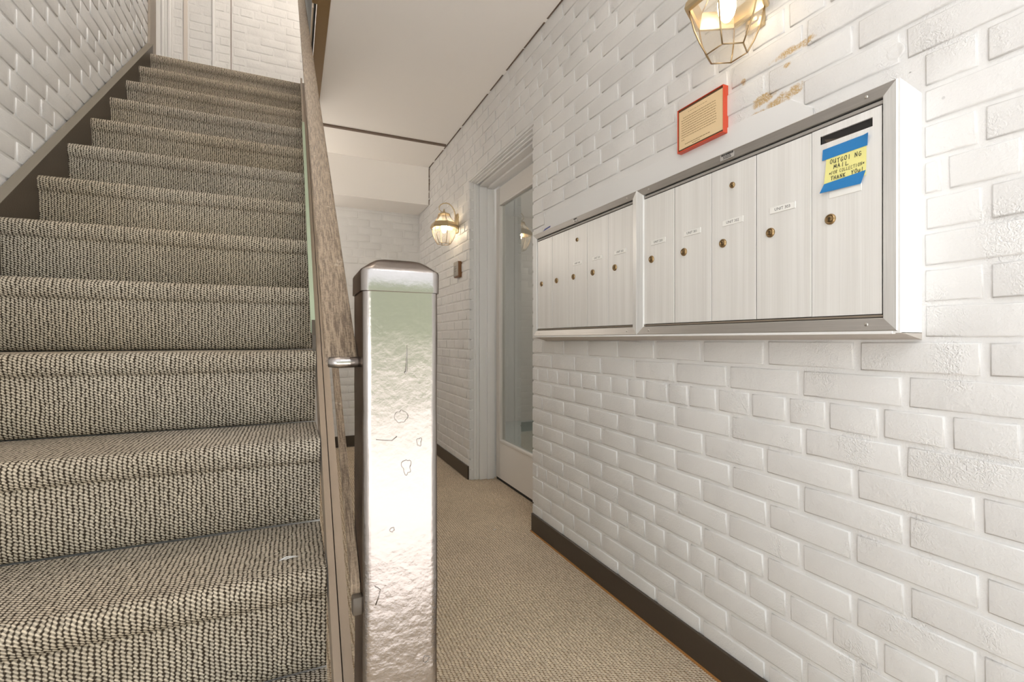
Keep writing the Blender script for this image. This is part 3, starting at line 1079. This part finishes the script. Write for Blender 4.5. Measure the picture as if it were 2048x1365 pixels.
def lock(parent, y, z, r, xf):
    m = MB()
    m.lathe((xf, y, z), (-1, 0, 0), [(-.004, r), (.0012, r), (.0032, r * .92), (.0042, r * .80), (.0036, r * .62), (.0030, r * .60)], 20, 0)
    m.lathe((xf - .003, y, z), (-1, 0, 0), [(-.002, r * .58), (.0010, r * .56), (.0016, r * .45)], 16, 0)
    m.box((xf - .0049, y - r * .10, z - r * .38), (xf - .0043, y + r * .10, z + r * .38), 1)
    m.lathe((xf - .0043, y, z + r * .15), (-1, 0, 0), [(0, r * .18), (.0008, r * .16)], 8, 1)
    return m.link('lock', [MAT['lockbrass'], MAT['lockdark']], parent, smooth='angle')


def label_plate(parent, y, z, text, xf, shiny=False):
    m = MB()
    w2, h2 = .0325, .0078
    m.bbox((xf - .0012, y - w2, z - h2), (xf + .001, y + w2, z + h2), .0004, 1, 0)
    m.box((xf - .0014, y - w2 + .0015, z - h2 + .0012), (xf - .0011, y + w2 - .0015, z + h2 - .0012), 1)
    if text:
        v, f = text_mesh(text, .0098, (xf - .0016, y - .001, z))
        m.add(v, f, 2)
    return m.link('name_label', [MAT['labelplastic'], MAT['paper'], MAT['blackink']], parent)


def scratchy_door(name):
    t = NT(name)
    p = t.pos()
    st = t.noise(t.scale(p, (400, 330, 3)), 1.0, 3, 0.6)
    st2 = t.noise(t.scale(p, (60, 55, 1.2)), 1.0, 2, 0.5)
    k = t.M('ADD', t.M('MULTIPLY', st, .5), t.M('MULTIPLY', st2, .5))
    base = t.mix(t.ramp(k, .32, .68), (0.74, 0.725, 0.70, 1), (0.83, 0.82, 0.80, 1))
    return t.set(col=base, rough=0.40, metal=0.15, aniso=.5, tan=t.comb(0.0, 1.0, 0.0))


MAT['headstrip'] = plain('grey head strip', (.36, .34, .32), .5, .3)
MAT['mdoor'] = scratchy_door('brushed pale mailbox metal')


def mailbox_bank(y0, y1, iy0, iy1, doors, label):
    """y0<y1 outer edges, iy0<iy1 inner edges, doors: list of (ya, yb, text, has_label, upper_lock, outgoing)"""
    zt, zb, izt, izb = 1.452, 0.979, 1.4305, 1.0045
    b = thing('mailbox_bank', label, 'mailbox', ((XF + XP) / 2 + .01, (y0 + y1) / 2, zb))
    OA, OB, OC, OD = (y0, zb), (y1, zb), (y1, zt), (y0, zt)
    IA, IB, IC, ID = (iy0, izb), (iy1, izb), (iy1, izt), (iy0, izt)
    top = frame_member(OD, OC, ID, IC, MAT['al_h'], b, 'top_rail')
    bot = frame_member(OA, OB, IA, IB, MAT['al_h'], b, 'bottom_rail')
    frame_member(OA, OD, IA, ID, MAT['al_v'], b, 'side_rail')
    frame_member(OB, OC, IB, IC, MAT['al_v'], b, 'side_rail')
    MB().box((XP + .004, iy0 - .01, izb - .01), (XP + .03, iy1 + .01, izt + .01)).link('box_body', MAT['black'], b)
    MB().bbox((XP - .001, iy0 - .004, 1.4195), (XP + .008, iy1 + .004, 1.4268), .001, 1).link('head_strip', MAT['headstrip'], b)
    MB().bbox((XP - .001, iy0 - .004, 1.0060), (XP + .008, iy1 + .004, 1.0105), .0008, 1).link('sill_strip', plain('brown sill strip', (.30, .25, .20), .4, .4), b)
    for (rail_, zz) in ((top, 1.4425), (bot, 0.9915)):
        for yy in (y0 + .055, y1 - .055):
            m = MB()
            m.lathe((XF + .0035, yy, zz), (-1, 0, 0), [(-.002, .0038), (.0010, .0037), (.0018, .0026), (.0021, .001)], 12)
            m.link('screw', MAT['screw'], rail_, smooth=True)
    for (da, db, text, has, up, out) in doors:
        g = .0008
        a, c = da + g, db - g
        z0, z1 = 1.0125, 1.4172
        m = MB()
        if out:
            s0, s1, sz0, sz1 = 0.5745, 0.6775, 1.3830, 1.4010
            m.box((XP, a, z0), (XP + .005, c, sz0))
            m.box((XP, a, sz1), (XP + .005, c, z1))
            m.box((XP, a, sz0), (XP + .005, s0, sz1))
            m.box((XP, s1, sz0), (XP + .005, c, sz1))
        else:
            m.bbox((XP + random.uniform(0, .0008), a, z0), (XP + .006, c, z1), .0012, 2)
        d = m.link('mailbox_door', MAT['mdoor'], b)
        if out:
            d['label'] = 'wider outgoing mail door with a dark slot at its top'
            MB().add([(XP + .0045, s1, sz0), (XP + .0035, s0, sz0 + .001), (XP + .003, s0 + .07, sz0 + .003), (XP + .0042, s1, sz0 + .012)], [(0, 1, 2, 3)]).link('slot_flap', MAT['skirt'], d)
        w = db - da
        lock(d, db - .0395 if not out else .6564, 1.218, .0115, XP)
        if up:
            lock(d, (da + db) / 2 + (.0015 if da > 1.3 else 0), 1.3636, .0080, XP)
        if has:
            label_plate(d, (da + db) / 2, 1.2695, text, XP)
    return b


R = [.557 + .1402 * i for i in range(6)]
L = [1.312 + .1385 * i for i in range(6)]
bank_r = mailbox_bank(0.527, 1.2795, 0.5545, 1.2535, [
    (R[0], R[1], None, True, False, True), (R[1], R[2], 'UNIT 303', True, False, False), (R[2], R[3], 'UNIT 302', True, True, False),
    (R[3], R[4], 'UNIT 301', True, False, False), (R[4], R[5], 'UNIT 203', True, False, False)],
    'nearer bank of five mailboxes with a yellow note on its last door')
bank_l = mailbox_bank(1.2800, 2.031, 1.3080, 2.0060, [
    (L[0], L[1], 'UNIT 202', True, False, False), (L[1], L[2], 'UNIT 201', True, False, False), (L[2], L[3], 'UNIT 103', True, True, False),
    (L[3], L[4], None, False, False, False), (L[4], L[5], None, False, False, False)],
    'farther bank of five mailboxes beside the glazed door')


def bar_sticker(parent, y0, y1, z0, z1, x):
    m = MB()
    m.box((x, y0, z0), (x + .001, y1, z1), 0)
    rr = random.Random(5)
    y = y1 - .004
    top = z1 - .0015
    while y > y0 + .005:
        wd = rr.uniform(.0012, .0040)
        m.box((x - .0003, y - wd, top - .0055), (x + .0002, y, top), 1)
        y -= wd + rr.uniform(.0003, .0010)
    for r_ in range(2):
        y = y1 - .010
        while y > y0 + .012:
            wd = rr.uniform(.002, .004)
            m.box((x - .0003, y - wd, top - .0095 - .004 * r_), (x + .0002, y, top - .0072 - .004 * r_), 1)
            y -= wd + .0012
    return m.link('sticker', [MAT['sticker'], MAT['blackink']], parent)


bar_sticker(bank_r, .8955, .9390, 1.4335, 1.4510, XF + .0008)
bar_sticker(bank_l, 1.648, 1.676, 1.4370, 1.4505, XF + .0008)

# note and tapes on the outgoing mail door
def sheet(name, corners, mat, bulge, n=8, thick=.0004, parent=None, ink=None, curl=None):
    """a slightly curved thin sheet from four (y, z) corners TL, TR, BR, BL"""
    TL, TR, BR, BL = corners
    m = MB()
    for side in (0, 1):
        for j in range(n + 1):
            for i in range(n + 1):
                s, t = i / n, j / n
                y = (TL[0] * (1 - s) + TR[0] * s) * (1 - t) + (BL[0] * (1 - s) + BR[0] * s) * t
                z = (TL[1] * (1 - s) + TR[1] * s) * (1 - t) + (BL[1] * (1 - s) + BR[1] * s) * t
                x = bulge(s, t) + side * thick
                m.v.append(Vector((x, y, z)))
    q = (n + 1) * (n + 1)
    for j in range(n):
        for i in range(n):
            a = j * (n + 1) + i
            m.f.append([a, a + 1, a + n + 2, a + n + 1])
            m.f.append([q + a, q + a + n + 1, q + a + n + 2, q + a + 1])
            m.mi += [0, 0]
    edge = [i for i in range(n + 1)] + [(n + 1) * j + n for j in range(1, n + 1)] + [(n + 1) * n + i for i in range(n - 1, -1, -1)] + [(n + 1) * j for j in range(n - 1, 0, -1)]
    for a, b in zip(edge, edge[1:] + edge[:1]):
        m.f.append([a, b, q + b, q + a])
        m.mi.append(0)
    if ink:
        v, f = ink
        m.add(v, f, 1)
    return m.link(name, mat, parent, smooth='angle')


STROKES = {
    'O': [[(.1, .2), (.05, .6), (.2, .95), (.5, 1), (.65, .7), (.6, .25), (.35, 0), (.12, .15)]],
    'U': [[(.05, 1), (.03, .4), (.15, .05), (.4, .05), (.55, .4), (.58, 1), (.60, .1), (.7, 0)]],
    'T': [[(.0, .95), (.75, 1)], [(.38, .98), (.34, 0)]],
    'G': [[(.62, .85), (.35, 1), (.08, .65), (.08, .25), (.3, 0), (.6, .15), (.62, .42), (.32, .42)]],
    'I': [[(.3, 1), (.28, 0)]],
    'N': [[(.05, 0), (.1, 1)], [(.1, 1), (.55, .02)], [(.55, .02), (.65, 1.05)]],
    'M': [[(.02, 0), (.1, 1), (.35, .3), (.6, 1), (.66, 0)]],
    'A': [[(.0, 0), (.32, 1), (.6, 0)], [(.1, .4), (.55, .42)]],
    'L': [[(.15, 1), (.1, .05), (.75, .12)]],
    'F': [[(.12, 0), (.1, 1), (.65, 1)], [(.1, .55), (.5, .55)]],
    'R': [[(.1, 0), (.1, 1), (.5, .95), (.52, .6), (.12, .5), (.62, 0)]],
    'C': [[(.6, .9), (.3, 1), (.05, .6), (.1, .15), (.35, 0), (.62, .12)]],
    'E': [[(.6, 1), (.1, .98), (.08, .02), (.62, .03)], [(.1, .5), (.5, .52)]],
    'H': [[(.08, 0), (.1, 1)], [(.58, 0), (.6, 1)], [(.1, .5), (.58, .5)]],
    'K': [[(.1, 0), (.1, 1)], [(.6, 1), (.12, .45), (.62, 0)]],
    'Y': [[(.02, 1), (.3, .5), (.6, 1)], [(.3, .5), (.26, 0)]],
    '*': [[(.1, .3), (.55, .8)], [(.55, .3), (.1, .8)], [(.0, .55), (.65, .55)]],
    '!': [[(.3, 1.1), (.26, .35)], [(.25, .1), (.27, .02)]],
    'u': [[(.05, .7), (.03, .25), (.18, .0), (.42, .05), (.55, .35), (.56, .7), (.6, .05)]],
    'o': [[(.1, .15), (.05, .4), (.2, .68), (.45, .65), (.55, .35), (.42, .03), (.12, .12)]],
}


def handwriting(lines, xfun, thick=.00052):
    """lines: (text, y_left, z_base, height, advance, rise per metre) -> ribbons on the sheet"""
    V, F = [], []
    rr = random.Random(2)
    for (text, yl, zb_, hgt, adv, tilt, tk) in lines:
        y = yl
        for ch in text:
            if ch == ' ':
                y -= adv * .8
                continue
            wob = rr.uniform(-.06, .06)
            for st in STROKES[ch]:
                pts = [(y - px * adv * 1.02, zb_ + tilt * (yl - y) + (pz + wob) * hgt + .10 * px * hgt) for px, pz in st]
                for p, q in zip(pts, pts[1:]):
                    dy, dz = q[0] - p[0], q[1] - p[1]
                    l = math.hypot(dy, dz) or 1e-6
                    ny, nz = -dz / l * tk, dy / l * tk
                    ey, ez = dy / l * tk * .6, dz / l * tk * .6
                    o = len(V)
                    for (a, b_) in ((p[0] - ey + ny, p[1] - ez + nz), (p[0] - ey - ny, p[1] - ez - nz), (q[0] + ey - ny, q[1] + ez - nz), (q[0] + ey + ny, q[1] + ez + nz)):
                        V.append((xfun(a, b_) - .0006, a, b_))
                    F.append([o, o + 1, o + 2, o + 3])
            y -= adv
    return V, F


def note_x(y, z):
    t = min(max((1.347 - z) / .056, 0), 1)
    s = min(max((.664 - y) / .079, 0), 1)
    return XP - .0016 - .004 * t * t * (1 - .6 * s)


ink = handwriting([('OUTGOI NG', .6560, 1.3335, .0088, .0073, -.03, .00058), ('MAIL', .6480, 1.3215, .0084, .0078, -.02, .00058),
                   ('*FOR COLLECTION*', .6570, 1.3100, .0068, .00445, .02, .00036), ('THANK  YOu!', .6530, 1.2985, .0078, .0062, .01, .00056)], note_x)
n_ = sheet('sticky_note', [(.6640, 1.3560), (.5850, 1.3560), (.5853, 1.2900), (.6680, 1.2860)], [MAT['yellow'], MAT['blackink']],
           lambda s, t: XP - .0016 - .004 * (max(t - .13, 0) / .87) ** 2 * (1 - .6 * s), ink=ink)
tag(n_, 'yellow note reading OUTGOING MAIL FOR COLLECTION THANK YOU between blue tapes', 'note')
t1 = sheet('masking_tape', [(.6713, 1.3697), (.5792, 1.3715), (.5829, 1.3481), (.6729, 1.3466)], MAT['bluetape'], lambda s, t: XP - .0024 - (.004 * max(s - .93, 0) / .07 * (1 - t)))
tag(t1, 'blue masking tape strip across the top of the yellow note', 'tape', 'blue tape on the note')
t2 = sheet('masking_tape', [(.6655, 1.2940), (.5847, 1.2992), (.5940, 1.2749), (.6756, 1.2770)], MAT['bluetape'], lambda s, t: XP - .0028 - .0042 * (1 - .6 * s) * (1 - t * .1))
tag(t2, 'blue masking tape strip curling under the yellow note', 'tape', 'blue tape on the note')
t3 = sheet('tape_scrap', [(1.920, 1.4600), (1.866, 1.4640), (1.8655, 1.4560), (1.930, 1.4505)], plain('dark blue tape', (.05, .07, .30), .5), lambda s, t: XF - .001 + .003 * (1 - t), n=4)
tag(t3, 'scrap of dark blue tape on top edge of the farther mailbox bank', 'tape')

# ------------------------------------------------------------------ framed notice above the mailboxes
PX = 1.0845
py0, py1, pz0, pz1 = 0.9775, 1.1530, 1.5365, 1.6700
pl = thing('framed_notice', 'small parchment notice in red edged frame on the brick above the mailboxes', 'plaque', (1.095, (py0 + py1) / 2, pz0))
m = MB()
f = .0022
m.bbox((PX, py0, pz0), (D + .004, py0 + f, pz1), .0006, 1)
m.bbox((PX, py1 - f, pz0), (D + .004, py1, pz1), .0006, 1)
m.bbox((PX, py0 + f, pz0), (D + .004, py1 - f, pz0 + .0045), .0006, 1)
m.bbox((PX, py0 + f, pz1 - f), (D + .004, py1 - f, pz1), .0006, 1)
m.link('red_edge', MAT['red'], pl)
MB().box((PX + .0030, py0 + f, pz0 + f), (D + .002, py1 - f, pz1 - f)).link('border', MAT['plaqueedge'], pl)
m = MB()
m.box((PX + .0022, py0 + .0035, pz0 + .0095), (PX + .0035, py1 - .0055, pz1 - .0085), 0)
rr = random.Random(9)


def print_line(m, yl, yr, z, h, x, gap=.0018):
    y = yl
    while y > yr + .002:
        wd = min(rr.uniform(.003, .010), y - yr)
        m.box((x - .0002, y - wd, z), (x + .0003, y, z + h), 1)
        y -= wd + gap


for i in range(10):
    z = 1.6375 - i * .0074
    yl = 1.1370 if i else 1.1300
    yr = 1.0035 if i < 9 else 1.122
    print_line(m, yl, yr, z, .0014, PX + .0020)
print_line(m, 1.110, 1.035, 1.6495, .0007, PX + .0020, .003)
print_line(m, 1.1230, 1.0270, 1.5560, .0017, PX + .0020)
print_line(m, 1.0940, 1.0640, 1.5500, .0016, PX + .0020)
m.link('parchment', [MAT['parchment'], MAT['ink']], pl)

# ------------------------------------------------------------------ wall lanterns
def lantern(loc, label, bulbmat, energy):
    """hexagonal coach lantern; loc = centre of its bottom ring; the wall is at +X"""
    cx, cy, cz = loc
    root = thing('wall_lantern', label, 'lamp', (cx, cy, cz), 'brass coach lanterns on the right wall')
    dx = D - cx
    ang = [math.radians(30 + 60 * i) for i in range(6)]

    def ring(z, r):
        return [(cx + r * math.cos(a), cy + r * math.sin(a), cz + z) for a in ang]
    body = [(0.0, .0490), (.030, .0660), (.062, .0795), (.094, .0875), (.118, .0915)]
    hood = [(.150, .0830), (.166, .0660), (.186, .0510), (.210, .0400)]
    # glass panes
    for prof in (body, hood):
        for i in range(6):
            j = (i + 1) % 6
            m = MB()
            vs = []
            for (z, r) in prof:
                R_ = ring(z, r - .0015)
                a, b = Vector(R_[i]), Vector(R_[j])
                vs += [a.lerp(b, .03), a.lerp(b, .97)]
            fs = [(2 * k, 2 * k + 1, 2 * k + 3, 2 * k + 2) for k in range(len(prof) - 1)]
            m.add(vs, fs)
            m.link('glass_pane', MAT['glass'], root)
    # ribs, bottom ring
    for i in range(6):
        m = MB()
        m.tube([ring(z, r)[i] for z, r in body], .0021, 6)
        m.link('rib', MAT['brassdark'], root, smooth=True)
        m = MB()
        m.tube([ring(z, r)[i] for z, r in hood], .0020, 6)
        m.link('rib', MAT['brassdark'], root, smooth=True)
    m = MB()
    R_ = ring(0, .0490)
    for i in range(6):
        m.tube([R_[i], R_[(i + 1) % 6]], .0018, 6)
    m.link('bottom_ring', MAT['brassdark'], root, smooth=True)
    # shoulder band: hexagonal rolled brass
    m = MB()
    m.loft([ring(z, r) for z, r in ((.112, .0900), (.113, .1010), (.120, .1035), (.134, .1000), (.146, .0910), (.153, .0850), (.153, .0800), (.120, .0860), (.112, .0900))], cap=False)
    m.link('shoulder_band', MAT['brass'], root)
    # cap, finial
    m = MB()
    m.lathe((cx, cy, cz), (0, 0, 1), [(.206, .036), (.208, .043), (.214, .0435), (.218, .040), (.221, .026), (.228, .016), (.234, .007), (.243, .0055), (.250, .0035), (.256, .001)], 20)
    m.link('cap', MAT['brass'], root, smooth='angle')
    # socket, candle, bulb
    m = MB()
    m.lathe((cx, cy, cz), (0, 0, 1), [(.208, .012), (.188, .012), (.186, .017), (.170, .017), (.168, .012), (.150, .012)], 14)
    m.link('socket', MAT['brassdark'], root, smooth='angle')
    m = MB()
    m.lathe((cx, cy, cz), (0, 0, 1), [(.152, .010), (.146, .0165), (.130, .0215), (.112, .0220), (.095, .0175), (.082, .0085), (.079, .002)], 16)
    m.link('bulb', bulbmat, root, smooth=True)
    # back plate on the wall and scrolled arm
    m = MB()
    m.bbox((D - .013, cy - .026, cz + .085), (D + .004, cy + .026, cz + .225), .005, 2)
    m.bbox((D - .020, cy - .017, cz + .100), (D - .010, cy + .017, cz + .205), .005, 2)
    m.link('back_plate', MAT['brass'], root, smooth='angle')
    pts = []
    top = .300
    ar = [(dx - .016, .185), (dx - .017, .205), (dx - .020, .228), (dx - .028, .255), (dx - .044, .280), (dx - .064, .294), (dx - .086, .298), (dx - .108, .293),
          (dx - .128, .280), (dx - .139, .262), (dx - .138, .246), (dx - .128, .236), (dx - .116, .232)]
    k0 = dx - .10
    m = MB()
    m.tube([(cx + ax, cy, cz + az) for ax, az in ar], [.0042] * 5 + [.0040] * 3 + [.0034, .0030, .0028, .0026, .0022], 8)
    m.link('arm', MAT['brass'], root, smooth=True)
    m = MB()
    m.tube([(cx + dx - .012, cy, cz + .150), (cx + dx - .02, cy, cz + .136), (cx + .086, cy, cz + .133)], .0035, 8)
    m.link('bracket', MAT['brass'], root, smooth=True)
    return root


lantern((0.993, 0.884, 1.681), 'nearer brass coach lantern, lit, on the brick above the framed notice', MAT['bulbcool'], 1)
lantern((0.998, 3.39, 1.655), 'farther brass coach lantern, lit, on the brick beyond the glazed door', MAT['bulb'], 1)

# ------------------------------------------------------------------ small wall plate below the far lantern
bp = thing('bell_plate', 'small grey plate on a brown wooden block under the farther lantern', 'doorbell', (1.09, 3.345, 1.41))
m = MB()
m.bbox((1.075, 3.30, 1.412), (D + .004, 3.395, 1.525), .003, 2)
m.link('wooden_block', MAT['wood'], bp, smooth='angle')
m = MB()
m.bbox((1.0705, 3.3005, 1.420), (1.0765, 3.3945, 1.5245), .002, 2)
for i in range(3):
    m.box((1.0700, 3.325, 1.455 + .018 * i), (1.0706, 3.370, 1.457 + .018 * i), 1)
m.link('face_plate', [MAT['greyplate'], MAT['skirt']], bp, smooth='angle')

# ------------------------------------------------------------------ lint on the carpet
m = MB()
zz = rise * 3 + .004
for i in range(7):
    a = random.uniform(-.3, .3)
    c = Vector((-0.006 + random.uniform(-.006, .006), 0.975 + random.uniform(-.003, .003), zz))
    m.tube([c + Vector((-.011, -.001 + a * .008, -.002)), c + Vector((0, a * .003, .001 * i * .4)), c + Vector((.011, .001 - a * .008, -.001))], .0004, 5)
tag(m.link('lint', MAT['lint'], smooth=True), 'tuft of white thread lying on a lower carpeted step', 'thread')
for (x, y, lab) in ((0.62, 2.55, 'pale crumb of lint on the hall carpet in front of the glazed door'), (0.93, 2.26, 'pale shred of lint on the hall carpet by the corner of the doorway')):
    m = MB()
    for i in range(3):
        a = random.uniform(0, PI)
        m.tube([(x - .007 * math.cos(a), y - .007 * math.sin(a), .003), (x, y, .0055), (x + .007 * math.cos(a), y + .007 * math.sin(a), .003)], .0012, 5)
    tag(m.link('lint', MAT['lint'], smooth=True), lab, 'thread')

# ------------------------------------------------------------------ outside the entrance
structure(MB().box((-8, -12, -.12), (9, -0.47, -.03)).link('floor_porch', MAT['concrete']))
m = MB()
n = 24
for j in range(7):
    for i in range(n + 1):
        x = -7 + 14 * i / n
        zz = -.03 + 3.4 * j / 6
        m.v.append(Vector((x, -7.5 + .5 * noise.noise(Vector((x * .9, zz * 1.3, 2))) + .15 * j, zz + .4 * noise.noise(Vector((x, zz, 7))) * (j == 6))))
for j in range(6):
    for i in range(n):
        m.f.append([j * (n + 1) + i, j * (n + 1) + i + 1, (j + 1) * (n + 1) + i + 1, (j + 1) * (n + 1) + i])
        m.mi.append(0)
tag(m.link('hedge', MAT['hedge'], smooth=True), 'green hedge outside behind the viewer, mirrored in the newel post', 'hedge')
